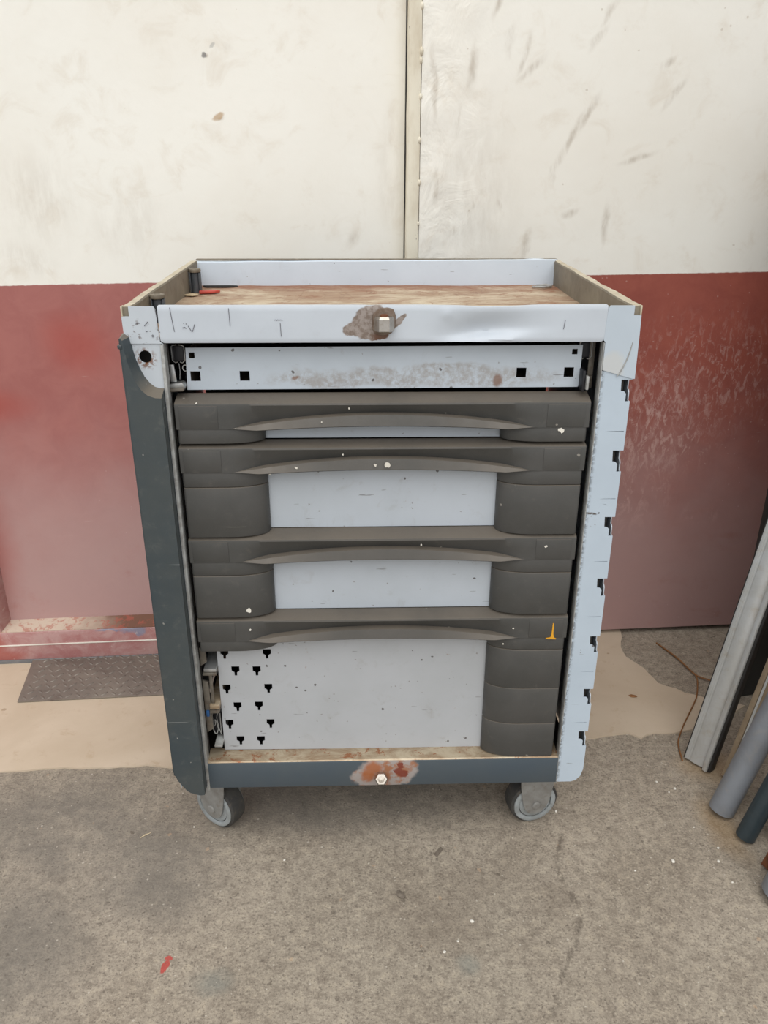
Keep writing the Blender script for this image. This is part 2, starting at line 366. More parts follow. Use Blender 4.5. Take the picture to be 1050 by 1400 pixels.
# ------------------------------------------------------------------ mesh helpers
def link(o, parent=None):
    COL.objects.link(o)
    if parent is not None: o.parent = parent
    return o
def mk(name, verts, faces, mat, parent=None, smooth=None, bevel=0, seg=2):
    me = bpy.data.meshes.new(name); me.from_pydata([tuple(v) for v in verts], [], faces)
    bm = bmesh.new(); bm.from_mesh(me)
    bmesh.ops.recalc_face_normals(bm, faces=bm.faces)
    if bevel:
        es = [e for e in bm.edges if len(e.link_faces) == 2 and e.calc_face_angle(0) > .6]
        bmesh.ops.bevel(bm, geom=es, offset=bevel, segments=seg, affect='EDGES', profile=.5, clamp_overlap=True)
    bm.to_mesh(me); bm.free()
    if smooth is not None:
        for p in me.polygons: p.use_smooth = True
        me.set_sharp_from_angle(angle=smooth)
    mats = mat if isinstance(mat, (list, tuple)) else [mat]
    for q in mats: me.materials.append(M[q])
    return link(bpy.data.objects.new(name, me), parent)
def boxv(x0, x1, y0, y1, z0, z1):
    v = [(x0,y0,z0),(x1,y0,z0),(x1,y1,z0),(x0,y1,z0),(x0,y0,z1),(x1,y0,z1),(x1,y1,z1),(x0,y1,z1)]
    f = [(0,3,2,1),(4,5,6,7),(0,1,5,4),(1,2,6,5),(2,3,7,6),(3,0,4,7)]
    return v, f
def box(name, b, mat, parent=None, bevel=.0008):
    v, f = boxv(*b); return mk(name, v, f, mat, parent, .6, bevel)
def joinvf(parts):
    V, F = [], []
    for v, f in parts:
        o = len(V); V += list(v); F += [tuple(i+o for i in q) for q in f]
    return V, F
def prism(name, poly, axis, a, b, mat, parent=None, bevel=0, smooth=.6, seg=2):
    """extrude a 2-D polygon along an axis from a to b. axis 'y': poly is (x,z); 'z': (x,y); 'x': (y,z)"""
    def P(p, h): return {'y': (p[0], h, p[1]), 'z': (p[0], p[1], h), 'x': (h, p[0], p[1])}[axis]
    n = len(poly); V = [P(p, a) for p in poly] + [P(p, b) for p in poly]
    F = [tuple(range(n)), tuple(range(2*n-1, n-1, -1))] + [(i, (i+1) % n, n+(i+1) % n, n+i) for i in range(n)]
    return mk(name, V, F, mat, parent, smooth, bevel, seg)
def sheet(name, outer, holes, y, t, mat, parent=None, matrix=None):
    """flat sheet in the xz plane with holes, thickness t, front face at y"""
    cu = bpy.data.curves.new(name, 'CURVE'); cu.dimensions = '2D'; cu.fill_mode = 'BOTH'; cu.extrude = t/2
    for poly in [outer] + list(holes):
        sp = cu.splines.new('POLY'); sp.points.add(len(poly)-1); sp.use_cyclic_u = True
        for i, (a, b) in enumerate(poly): sp.points[i].co = (a, b, 0, 1)
    tmp = bpy.data.objects.new(name, cu); COL.objects.link(tmp)
    me = bpy.data.meshes.new_from_object(tmp.evaluated_get(bpy.context.evaluated_depsgraph_get()))
    bpy.data.objects.remove(tmp); bpy.data.curves.remove(cu)
    for v in me.vertices:
        a, b, c = v.co; v.co = (a, y + t/2 - c, b)
    if matrix is not None: me.transform(matrix)
    me.materials.clear(); me.materials.append(M[mat]); me.name = name
    for p in me.polygons: p.use_smooth = False
    return link(bpy.data.objects.new(name, me), parent)
def circ(cx, cz, r, n=20): return [(cx + r*math.cos(2*PI*i/n), cz + r*math.sin(2*PI*i/n)) for i in range(n)]
def rect(x0, x1, z0, z1): return [(x0,z0),(x1,z0),(x1,z1),(x0,z1)]
def tubevf(pts, r, n=8, closed=False):
    P = [Vector(p) for p in pts]; V, F = [], []; N = len(P)
    R = r if isinstance(r, (list, tuple)) else [r]*N
    u = None
    for i, p in enumerate(P):
        if closed: d = (P[(i+1) % N]-P[i-1]).normalized()
        else: d = ((P[min(i+1, N-1)]-P[max(i-1, 0)])).normalized()
        if u is None:
            u = d.orthogonal().normalized()
        u = (u - d*u.dot(d)).normalized(); w = d.cross(u)
        for k in range(n):
            a = 2*PI*k/n; V.append(p + u*(R[i]*math.cos(a)) + w*(R[i]*math.sin(a)))
    for i in range(N if closed else N-1):
        j = (i+1) % N
        for k in range(n): F.append((i*n+k, i*n+(k+1) % n, j*n+(k+1) % n, j*n+k))
    if not closed: F += [tuple(range(n))[::-1], tuple(range((N-1)*n, N*n))]
    return V, F
def tube(name, pts, r, mat, parent=None, n=8, closed=False):
    v, f = tubevf(pts, r, n, closed); return mk(name, v, f, mat, parent, .9)
def lathevf(prof, n=32):
    """prof: (radius, height) list, around z"""
    V, F = [], []
    for r, h in prof:
        for k in range(n):
            a = 2*PI*k/n; V.append((r*math.cos(a), r*math.sin(a), h))
    for i in range(len(prof)-1):
        for k in range(n): F.append((i*n+k, i*n+(k+1) % n, (i+1)*n+(k+1) % n, (i+1)*n+k))
    F += [tuple(range(n))[::-1], tuple(range((len(prof)-1)*n, len(prof)*n))]
    return V, F
def lathe(name, prof, mat, parent=None, n=32, mat4=None, smooth=.7):
    v, f = lathevf(prof, n)
    if mat4 is not None: v = [mat4 @ Vector(p) for p in v]
    return mk(name, v, f, mat, parent, smooth)
def tag(o, label=None, cat=None, group=None, kind=None):
    if label: o['label'] = label
    if cat: o['category'] = cat
    if group: o['group'] = group
    if kind: o['kind'] = kind
    return o
def empty(name, loc=(0,0,0), rz=0):
    o = bpy.data.objects.new(name, None); o.empty_display_size = .05; o.location = loc; o.rotation_euler = (0,0,rz)
    return link(o)
def nz(x, y=0, z=0): return mnoise.noise(Vector((x, y, z)))

# ------------------------------------------------------------------ the setting
fl = mk('floor', [(-3.4,-4.2,0),(3.4,-4.2,0),(3.4,1.3,0),(-3.4,1.3,0)], [(0,1,2,3)], 'concrete'); tag(fl, 'worn grey-brown concrete floor with dark aggregate specks', kind='structure')
def ragged(pts, amp=.006, step=.02):
    out = []
    for a, b in zip(pts, pts[1:]):
        n = max(1, int(math.dist(a, b)/step))
        for i in range(n):
            t = i/n; x = a[0]+(b[0]-a[0])*t; y = a[1]+(b[1]-a[1])*t
            out.append((x + amp*nz(x*40, y*40, 1.3), y + amp*nz(x*40, y*40, 7.7)))
    out.append(pts[-1]); return out
edge = [(-3.0,.20),(-.792,.213),(-.733,.218),(-.661,.227),(-.567,.221),(-.493,.23),(-.438,.222),(-.2,.24),(.1,.255),(.3,.275),(.456,.29),(.509,.303),(.56,.31),(.579,.292),(.617,.308),(.658,.307),(.702,.314),(.80,.36),
        (.86,.40),(.773,.433),(.737,.454),(.688,.494),(.672,.556),(.646,.606),(.642,.657),(.664,.725)]
sc_poly = ragged(edge) + [(.664, .80), (-3.0, .60)]
s = prism('screed_strip', sc_poly, 'z', -.01, .0035, 'cream_screed', fl); s['label'] = 'cream smooth screed strip along the wall'

WROT = math.radians(3.114)
WY = 0.637 + 0.952*math.tan(WROT)
wb = empty('wall_back', (0, WY, 0), WROT)
tag(wb, 'sheet metal wall painted cream above and oxide red below', kind='structure')
def gridsheet(name, x0, x1, z0, z1, nx, nzz, fn, mat, parent, back=.004):
    V, F = [], []
    for j in range(nzz+1):
        for i in range(nx+1):
            x = x0+(x1-x0)*i/nx; z = z0+(z1-z0)*j/nzz; V.append((x, fn(x, z), z))
    W = nx+1
    for j in range(nzz):
        for i in range(nx): F.append((j*W+i, j*W+i+1, (j+1)*W+i+1, (j+1)*W+i))
    o = len(V)
    V += [(x0, back+.03, z0), (x1, back+.03, z0), (x1, back+.03, z1), (x0, back+.03, z1)]
    F += [tuple(range(W))[::-1] + (o, o+1), tuple(range(nzz*W, nzz*W+W)) + (o+2, o+3),
          tuple(j*W for j in range(nzz+1)) + (o+3, o), tuple(j*W+nx for j in range(nzz, -1, -1)) + (o+1, o+2), (o+3, o+2, o+1, o)]
    return mk(name, V, F, mat, parent, .5)
# left leaf sheet, recessed behind its frame, edge curling towards the flange
def fL(x, z):
    return .020 + .003*nz(x*2.5, z*2.5) + .010*max(0, (x-.020)/.045)**2
gridsheet('sheet_panel', -2.6, .0645, .08, 2.7, 90, 60, fL, 'wall_left_sheet', wb, .05)
def fR(x, z):
    near = max(0, 1-(x-.093)/.22)
    return .003*nz(x*2.2+5, z*2.2) + near*(.0045*nz(x*22, z*17, 3) + .002*nz(x*45, z*40, 3)) - .002*near
gridsheet('sheet_panel', .094, 2.0, .014, 2.7, 160, 140, fR, 'wall_right_sheet', wb, .02)
# flange between the two sheets
V, F = [], []
N = 80
prof = [(.068,.036),(.066,-.002),(.069,-.006),(.088,-.006),(.0925,-.004),(.0925,.02)]
for i in range(N+1):
    z = .02 + 2.68*i/N
    for k, (x, y) in enumerate(prof):
        V.append((x + (.0018*nz(z*9, 2) if k > 2 else .0010*nz(z*14, 5)), y + .001*nz(z*12, k), z))
n = len(prof)
for i in range(N):
    for k in range(n-1): F.append((i*n+k, i*n+k+1, (i+1)*n+k+1, (i+1)*n+k))
mk('seam_flange', V, F, 'cream_flange_paint', wb, .5)
for k, (x, z, s) in enumerate([(.0920,1.449,1.), (.0925,1.372,1.2), (.0915,1.356,1.), (.0925,1.292,.9), (.091,1.212,1.), (.0925,1.131,.9), (.092,1.52,1.), (.0925,1.60,1.), (.092,1.68,1.), (.092,1.05,.7)]):
    v, f = lathevf([(.0001,-.004),(.003,-.0035),(.0042,0),(.003,.0026),(.0001,.0034)], 10)
    v = [(x+p[0]*s*.9, -.004-p[2]*s, z+p[1]*s*1.7) for p in v]
    mk('weld_bead', v, f, 'cream_flange_paint', wb, 1.2)
# frame of the left leaf
prism('bottom_rail', [(-.022,.012),(-.022,.090),(-.020,.092),(.024,.104),(.06,.104),(.06,.012)], 'x', -2.6, .066, 'worn_red_frame', wb, .001)
lv, lf = boxv(-2.6, .064, -.0212, .0235, .0, .0015)
lv = [(a, b, c + .0920 + (b+.020)*.2727) for a, b, c in lv]
mk('rail_ledge', lv, lf, 'worn_ledge', wb, .5)
box('rail_highlight', (-.945, .066, -.0242, -.021, .0530, .0562), 'white_paint', wb, .001)  # white strip stands in for the highlight line along the rail
prism('stile', [(-1.00,-.022),(-.935,-.022),(-.922,.024),(-.922,.05),(-1.00,.05)], 'z', .094, 2.7, 'worn_red_frame', wb, .001)
box('base_gap_shade', (-2.6, 2.0, .03, .09, -.005, .10), 'gap_shade', wb)  # dark box, the shadow line under the sheets put into its colour
box('threshold_strip', (-2.6, .066, -.026, .03, -.002, .0118), 'threshold_grey', wb)
box('backing_plate', (.02, .12, .040, .044, .02, 2.7), 'threshold_grey', wb)

wr = gridsheet('wall_right', -.14, .762, 0, 1.62, 24, 40, lambda x, z: .004*nz(x*3, z*3), 'right_wall_plaster', None, .03)
wr.matrix_world = Matrix.Translation((1.035, 0, 0)) @ Matrix.Rotation(-PI/2, 4, 'Z') @ Matrix.Scale(-1, 4, (1,0,0))
tag(wr, 'brown plastered side wall that the poles lean on', kind='structure')

# ------------------------------------------------------------------ tool trolley
D = .512; ZT = .9925; ZB = .146
T = empty('tool_trolley')
tag(T, 'battered light blue and dark grey roller tool cabinet with missing trim', 'tool trolley')
# carcass -----------------------------------------------------------------
box('back_panel', (-.352, .352, D-.012, D-.008, ZB, .945), 'body_dark', T)
box('bottom_panel', (-.352, .352, .004, D-.012, ZB+.004, ZB+.012), 'body_dark', T)
rows = [(.887,.8544),(.7786,.7446),(.6695,.6368),(.5615,.5292),(.453,.4214),(.3477,.3156),(.2579,.2258)]
# right corner strip with keyhole notches open to the corner
XO, XI = .3605, .3135
out = [(XI, ZB), (.340, ZB), (.349, ZB+.003), (.3565, ZB+.012), (XO, ZB+.028)]
for zt, zb in reversed(rows):
    h = zt-zb
    out += [(XO, zb), (.3535, zb), (.3535, zb+h*.36), (.3505, zb+h*.46), (.3455, zb+h*.48), (.3445, zt), (XO, zt)]
out += [(XO, .900), (XI, .900)]
ticks = []
for z, x0, x1 in [(.8085,.330,.3575), (.700,.332,.3575), (.592,.334,.357), (.4905,.333,.3575), (.383,.334,.357), (.277,.333,.356), (.7446-.054,.3385,.344)]:
    ticks.append([(x0, z), (x1, z-.0004), (x1, z+.0006), (x0+.006, z+.0004)])
sheet('corner_strip', out, ticks, 0, .0015, 'paint_strip', T)
side_out = [(.0016, ZB+.028)]
for zt, zb in reversed(rows):
    h = zt-zb
    side_out += [(.0016, zb), (.007, zb), (.007, zb+h*.36), (.010, zb+h*.46), (.014, zb+h*.48), (.014, zt), (.0016, zt)]
side_out += [(.0016, .945), (D, .945), (D, ZB), (.03, ZB), (.012, ZB+.012)]
R90 = Matrix(((0,-1,0,0),(1,0,0,0),(0,0,1,0),(0,0,0,1)))    # (x,y,z)->(-y,x,z)
sheet('side_panel', side_out, [], -XO, .0015, 'paint', T, R90)
box('shade_plate', (XI-.001, .3540, .0165, .0185, ZB+.01, .94), 'body_dark', T)  # added dark plate, the shade inside the slots is put into its colour
# left side
sheet('side_panel', [(.0016, ZB), (.0016, .945), (D, .945), (D, ZB)], [], XO-.0015, .0015, 'paint', T, R90)
sheet('corner_strip', [(-XO, ZB+.01), (-.3085, ZB), (-.3085, .90), (-.3085, .9415), (-XO, .9415)], [circ(-.335, .923, .0088)], 0, .0015, 'paint_corner', T)
box('strip_edge', (-.3125, -.3078, -.0030, .016, ZB-.004, .9405), 'worn_edge', T, .0004)
box('strip_edge', (XI-.0006, XI+.0008, -.0008, .016, ZB-.003, .9405), 'worn_edge', T, .0004)
box('shade_plate', (-.356, -.309, .030, .032, ZB+.01, .94), 'body_dark', T)  # matching dark plate, painted shade behind the left strip
# top corner caps, with the open end of the rail flange
def cap(sx):
    o = [(.3145, .9015), (.3600, .8885), (.3630, .8885), (.3620, .950), (.3612, .979), (.3505, .979), (.3505, ZT), (.3165, ZT), (.3135, .988), (.3120, .944), (.3145, .9415)]
    h = []
    if sx < 0:
        o = [(.3090, .9415), (.3605, .9415), (.3612, .979), (.3505, .979), (.3505, ZT), (.3165, ZT), (.3138, .988), (.3120, .944)]
    o = [(sx*a, b) for a, b in o]
    sheet('corner_cap', o, h, -.0018, .0018, 'paint_corner' if sx < 0 else 'paint_rcorner', T)
    x0, x1 = sorted((sx*.3505, sx*.3600))
    box('flange_end', (x0, x1, .004, .006, .979, ZT-.001), 'beige_rail', T, .0002)
    x0, x1 = sorted((sx*.3592, sx*.3612))
    box('flange_lip', (x0, x1, -.0018, .010, .9785, ZT), 'beige_flange', T, .0003)
cap(-1); cap(1)
# crease on the right cap
pts = [(.3535,.942),(.3515,.930),(.348,.917),(.3435,.905),(.339,.896),(.336,.8915)]
tube('cap_crease', [(x, -.0020, z) for x, z in pts], [.0004,.0008,.0011,.0011,.0010,.0005], 'worn_edge', T, 6)
# front rim of the tray, dented
def dent(x, z):
    q = (z-.957)-.10*(x-.15)
    d = .0135*math.exp(-((x-.142)/.052)**2 - (q/(.021 if q > 0 else .008))**2)
    d -= .0016*math.exp(-((x-.088)/.008)**2 - ((z-.981)/.007)**2)
    d -= .0020*math.exp(-((x-.178)/.012)**2 - ((z-.947)/.006)**2)
    return d + .0006*nz(x*14, z*20)
V, F = [], []; nx = 150; nzr = 14
cols = nx+1
rowsr = [('f', None, 0)] + [('g', j/nzr, 0) for j in range(nzr+1)] + [('t1', 1, 0), ('t2', 1, 0)]
x0r, x1r = -.3112, .3132
ring = []
for kind, t, _ in rowsr:
    for i in range(cols):
        x = x0r + (x1r-x0r)*i/nx
        zt = ZT - .0024*math.exp(-((x-.15)/.06)**2) + .0006*nz(x*25, 9)
        e = min(x-x0r, x1r-x)/.006
        zb = .942 + (.003*(1-min(1, e))**2 if e < 1 else 0)
        if kind == 'g':
            z = zb+(zt-zb)*t; y = -.0015 + dent(x, z)
            if t == 1: y += .0012
            if t == 0: y += .0012
            V.append((x, y, z))
        elif kind == 'f': V.append((x, .020, zb+.0008))
        elif kind == 't1': V.append((x, .010+dent(x, zt)*.7, zt+.0002))
        elif kind == 't2': V.append((x, .011+dent(x, zt)*.7, zt-.010))
for j in range(len(rowsr)-1):
    for i in range(nx): F.append((j*cols+i, j*cols+i+1, (j+1)*cols+i+1, (j+1)*cols+i))
mk('tray_front', V, F, 'paint_rim', T, .7)
# tray bottom, back, side rails
V, F = [], []; nx, ny = 60, 40
for j in range(ny+1):
    for i in range(nx+1):
        x = -.3595+.719*i/nx; y = .012+(D-.014)*j/ny
        V.append((x, y, .9480 + .0015*nz(x*8, y*8) + .0008*nz(x*30, y*30)))
for j in range(ny):
    for i in range(nx): F.append((j*(nx+1)+i, j*(nx+1)+i+1, (j+1)*(nx+1)+i+1, (j+1)*(nx+1)+i))
mk('tray_bottom', V, F, 'rusty_tray', T, .8)
V = []; F = []; nx = 80
for i in range(nx+1):
    x = -.352+.706*i/nx; zt = .9945 + .004*(x/.7) + .0007*nz(x*15, 3)
    V += [(x, D-.004, .944), (x, D-.0035+.001*nz(x*9), zt-.001), (x, D-.0005, zt+.0006), (x, D+.011, zt+.0008), (x, D+.011, .944)]
for i in range(nx):
    for k in range(5): F.append((i*5+k, i*5+(k+1) % 5, (i+1)*5+(k+1) % 5, (i+1)*5+k))
F += [(4,3,2,1,0), tuple(nx*5+k for k in range(5))]
mk('tray_back', V, F, 'paint_back', T, .5)
box('tray_back_hem', (-.352, .356, D+.001, D+.0125, .9952, .9972), 'post_cap', T)
for sx in (-1, 1):
    V, F = [], []; n = 60
    for i in range(n+1):
        y = .002 + (D-.002)*i/n
        chip = .0045*max(0, nz(y*22, sx*3.1)) + .0016*nz(y*60, sx)
        wv = .004*math.sin(y*16)*(1-y/D) if sx > 0 else .001*math.sin(y*20)
        zt = ZT - .001 + .003*(y/D) + .0012*nz(y*12, sx*2)
        xo = .3606 + (.0005 if sx > 0 else 0); xin = .3500 - abs(wv)
        for p in [(xin+.0005, .944), (xin-.0002, zt-.0022), (xin+.0012, zt), (xo-chip, zt+.0004), (xo-.0008, .944)]:
            V.append((sx*p[0], y, p[1]))
    for i in range(n):
        for k in range(5): F.append((i*5+k, i*5+(k+1) % 5, (i+1)*5+(k+1) % 5, (i+1)*5+k))
    F += [(4,3,2,1,0), tuple(n*5+k for k in range(5))]
    r = mk('tray_rail', V, F, 'beige_rail', T, .5)
    me = r.data; me.materials.append(M['beige_flange'])
    for p in me.polygons:
        if abs(p.normal.z) > .6: p.material_index = 1
for y in (.420, .118):
    st = lathe('tray_post', [(.0076,.947),(.0076,.985),(.0068,.985)], 'post_dark', T, 20, Matrix.Translation((-.338, y, 0)))
    lathe('post_cap', [(.0070,.9840),(.0110,.9852),(.0116,.9875),(.0110,.9905),(.0050,.9912),(.0045,.9900)], 'post_cap', st, 24, Matrix.Translation((-.338, y, 0)))
    box('post_rib', (-.3468, -.3448, y-.009, y+.004, .948, .984), 'post_dark', st)
    box('post_rib', (-.3310, -.3280, y-.006, y+.008, .948, .984), 'post_dark', st)
# hex nut at the front rim and at the bottom rail
def hexv(r, h0, h1, hole=0, n=6):
    prof = [(r*.90, h0), (r, h0+.0012), (r, h1-.0036), (r*.84, h1)]
    if hole: prof += [(hole, h1), (hole*.9, h1-.014)]
    V, F = [], []
    for rr, h in prof:
        for k in range(n): V.append((rr*math.cos(2*PI*k/n), rr*math.sin(2*PI*k/n), h))
    for i in range(len(prof)-1):
        for k in range(n): F.append((i*n+k, i*n+(k+1) % n, (i+1)*n+(k+1) % n, (i+1)*n+k))
    F += [tuple(range(n))[::-1], tuple(range((len(prof)-1)*n, len(prof)*n))]
    return V, F
v, f = hexv(.0142, 0, .0205)
mt = Matrix.Translation((.0005, -.012, .9595)) @ Matrix.Rotation(math.radians(-4), 4, 'X')
mk('weld_nut', [mt @ Vector(p) for p in v], f, 'nut_steel', T, .3)
lathe('stud_tip', [(.0056,0),(.0056,.0225),(.004,.0235)], 'rusty_iron', T, 14, mt)
prism('weld_pad', [(-.0165,.962),(-.0125,.9545),(-.002,.9520),(.0105,.9545),(.0165,.963),(.0170,.980),(.0135,.9885),(.0050,.9905),(-.0065,.9890),(-.0150,.9820)], 'y', -.0040, .0002, 'weld_scale', T, .0016)
v, f = hexv(.0118, 0, .016, .0066)
mt = Matrix.Translation((-.0025, -.004, .1655)) @ Matrix.Rotation(math.radians(58), 4, 'X')
mk('weld_nut', [mt @ Vector(p) for p in v], f, 'nut_steel', T, .3)
# bottom rail
box('bottom_rail', (-.3083, XI, -.0015, .012, ZB, .2005), 'slate_rail_paint', T, .0012)
prism('rail_lip', [(.0,.2005),(.002,.2025),(.036,.2045),(.036,.196),(.0,.196)], 'x', -.3085, .3130, 'worn_ledge_metal', T, .0004)

# left bumper ------------------------------------------------------------
low = [(-.3135,.150),(-.322,.149),(-.338,.155),(-.350,.166),(-.358,.180),(-.3645,.200)]
bprof = [(-.3640,.9550),(-.3600,.9560),(-.3530,.9510),(-.3505,.933),(-.3475,.918),(-.3435,.906),(-.3385,.895),(-.3320,.886),(-.3255,.8805),(-.3190,.8785),(-.3135,.8785)] + low
fprof = [(-.3635,.9510),(-.3610,.9530),(-.3585,.9500),(-.3572,.936),(-.3552,.922),(-.3515,.907),(-.3468,.892),(-.3400,.880),(-.3320,.8725),(-.3220,.8690),(-.3135,.8685)] + low
bm = bmesh.new()
fr = [bm.verts.new((x, -.0225, z)) for x, z in fprof]; bk = [bm.verts.new((x, .003, z)) for x, z in bprof]
n = len(fprof)
bm.faces.new(fr); bm.faces.new(bk[::-1])
for i in range(n): bm.faces.new((fr[i], bk[i], bk[(i+1) % n], fr[(i+1) % n]))
bmesh.ops.recalc_face_normals(bm, faces=bm.faces)
es = [e for e in bm.edges if all(v in fr for v in e.verts) and max(v.co.x for v in e.verts) < -.349 and min(v.co.z for v in e.verts) < .25]
bmesh.ops.bevel(bm, geom=es, offset=.007, segments=4, affect='EDGES', clamp_overlap=True)
me = bpy.data.meshes.new('corner_bumper'); bm.to_mesh(me); bm.free()
for p in me.polygons: p.use_smooth = True
me.set_sharp_from_angle(angle=.7); me.materials.append(M['slate_plastic'])
bump = link(bpy.data.objects.new('corner_bumper', me), T); bump['label'] = 'dark slate plastic corner bumper with scooped top'
prism('bumper_wrap', [(-.3665,-.012),(-.3612,-.016),(-.3612,.050),(-.3655,.050)], 'z', .185, .945, 'slate_plastic', bump, .001)
box('bumper_tip', (-.3660, -.3590, -.0240, -.010, .9380, .9445), 'slate_plastic', bump, .002)

# drawers ----------------------------------------------------------------
YP = .030
def handle_beam(zf, parent, dz):
    xs = sorted(set([-.302, .304] + [round(-.3+.6*i/120, 4) for i in range(121)] + [-.215, .215]))
    ztip = zf-.038; V, F = [], []
    for x in xs:
        t = min(1, abs(x)/.222); k = 1-t*t
        zU = ztip + .0205*k; zL = ztip - .0003 - .0048*min(1, (1-t)/.16) + .0085*k
        e = min(1, k*3.0)
        yU = .0105*e; yS = -.0004*e; yL = -.0048*e
        ps = [(YP, zf+dz), (.005, zf+.0015), (.0008, zf-.0004), (.0, zf-.003), (yU*.5, zf-.003+(zU-zf+.003)*.5), (yU, zU+.0004*e), (yS, zU-.0006*e), (yL, zL+.0012*e), (yL+.0012*e, zL), (yL+.008*e, zL-.0006), (YP, zL-.0006)]
        V += [(x, y, z) for y, z in ps]
    n = 11
    for i in range(len(xs)-1):
        for k in range(n): F.append((i*n+k, i*n+(k+1) % n, (i+1)*n+(k+1) % n, (i+1)*n+k))
    F += [tuple(range(n))[::-1], tuple((len(xs)-1)*n+k for k in range(n))]
    return mk('handle_beam', V, F, 'dark_plastic', parent, .55)
def block_poly(sx, y0, xin=.176):
    p = [(.3015, YP-.001), (.3015, y0+.003), (.2990, y0)]
    p += [(.238, y0)]
    for i in range(1, 9):
        a = PI/2*i/8
        p.append((.238 - (.238-xin)*math.sin(a), y0 + (YP-.003-y0)*(1-math.cos(a))))
    p.append((xin, YP-.001))
    return [(sx*a + (.001 if sx > 0 else 0), b) for a, b in p]
def end_block(sx, z0, z1, y0, parent, name='end_block', bev=.0012):
    return prism(name, block_poly(sx, y0), 'z', z0, z1, 'dark_plastic', parent, bev, .5)
def key(cx, cz, w=.0068, h=.0095):
    """square opening that narrows to a stem"""
    return [(cx-w, cz+h), (cx-w, cz), (cx-w*.75, cz-.0008), (cx-w*.35, cz-h*.32), (cx-w*.32, cz-h), (cx+w*.32, cz-h), (cx+w*.35, cz-h*.32), (cx+w*.75, cz-.0008), (cx+w, cz), (cx+w, cz+h)]
# open top drawer without trim
sq = lambda cx, cz, s: rect(cx-s, cx+s, cz-s, cz+s)
d0 = sheet('drawer', [(-.2872,.8668),(.2895,.8686),(.2915,.8720),(.2915,.9312),(-.2845,.9286)],
           [sq(-.2764,.9178,.0042), sq(-.2735,.8872,.0072), sq(-.2020,.8872,.0072), sq(.2040,.8905,.0072), sq(.2745,.8908,.0072), sq(.2806,.9212,.0040)], YP, .0012, 'paint_d0', T)
d0['label'] = 'shallow light blue drawer front without trim, square holes'
box('drawer_side', (-.283, -.281, YP+.002, .46, .870, .926), 'inner_steel', d0); box('drawer_side', (.287, .289, YP+.002, .46, .872, .928), 'inner_steel', d0)
box('drawer_base', (-.281, .287, YP+.003, .46, .868, .870), 'inner_steel', d0)
specs = [(.854, [], []), (.786, [.640], [.640]), (.6355, [.496], [.496]), (.490, [], [.350, .276, .2045])]
bott = [.798, .6495, .5015, .206]
for i, (zf, le, re) in enumerate(specs):
    holes = []
    if i == 3:
        ks = [(-.2513,.3742), (-.2152,.3737), (-.2691,.3368), (-.1972,.3371), (-.2528,.2995), (-.2157,.3004), (-.2695,.2620), (-.1973,.2622), (-.2526,.2263), (-.2162,.2256), (-.2677,.4090), (-.1960,.4080)]
        holes = [key(a, b-.001) for a, b in ks]
        o = [(-.2822,.2055), (.285,.2015), (.285, zf), (-.2795, zf)]
    else:
        o = rect(-.285, .288, bott[i]-.006, zf)
    dr = sheet('drawer', o, holes, YP, .0012, 'paint_deep' if i == 3 else 'paint_panel', T)
    dr['label'] = ['narrow drawer with dark arched handle', 'medium drawer with dark handle and end blocks', 'medium drawer with dark handle and white specks', 'deep bottom drawer with keyhole openings and missing left trim'][i]
    handle_beam(zf, dr, (.008, .004, .007, .0045)[i])
    zt = zf-.0385
    zb = zf-.0625 if i else zf-.0615
    for sx, ext in ((-1, le), (1, re)):
        b0 = zb + (.004 if (i == 3 and sx < 0) else 0)
        end_block(sx, b0, zt, .0012, dr)
        top = zb - .0008
        for z in ext:
            end_block(sx, z, top, .0004, dr, 'trim_block', .0016)
            top = z - .0006
    # shallow recessed label field edges on the beam ends
    for sx in (-1, 1):
        box('label_field', tuple(sorted((sx*.2965, sx*.241))) + (-.0008, .002, zt+.001, zf-.0035), 'dark_plastic', dr, .0004)
    box('drawer_back', (-.275, .275, .42, .424, max(.215, bott[i]), zf-.01), 'body_dark', dr)
# paint marks on the trim
def flake(pts, y, mat, parent, name='paint_mark'):
    return prism(name, pts, 'y', y-.0006, y+.0012, mat, parent, 0)
dl = [o for o in T.children if o.name.startswith('drawer')]
flake([(.2795,.4800),(.2812,.4792),(.2818,.4590),(.2835,.4520),(.2870,.4505),(.2865,.4490),(.2700,.4498),(.2700,.4508),(.2775,.4530),(.2790,.4600)], -.001, 'yellow_paint', dl[4])
random.seed(11)
def speck(x, y, z, r, parent, mat='white_paint'):
    pts = []
    for k in range(9):
        a = 2*PI*k/9; q = r*random.uniform(.5, 1.25); pts.append((x+q*math.cos(a), z+q*math.sin(a)))
    prism('paint_speck', pts, 'y', y-.0008, y+.001, mat, parent, 0)
speck(-.2166,.002,.5085,.0045, dl[3]); speck(.2632,.0005,.8115,.0045, dl[1]); speck(.2560,-.0008,.6200,.0030, dl[3]); speck(-.216,-.0004,.4735,.0018, dl[4]); speck(.0050,-.0075,.7600,.0045, dl[2])
speck(-.012,-.0065,.7600,.0022, dl[2]); speck(-.13,-.004,.756,.002, dl[2]); speck(-.17,-.0004,.745,.0016, dl[2]); speck(-.09,-.005,.827,.0012, dl[1]); speck(-.27,-.0002,.855,.0014, dl[1])
for (x, z) in [(-.06,.7745), (.06,.624), (.215,.47), (.20,.44), (-.05,.846)]: speck(x, .001, z, .0014, dl[2])
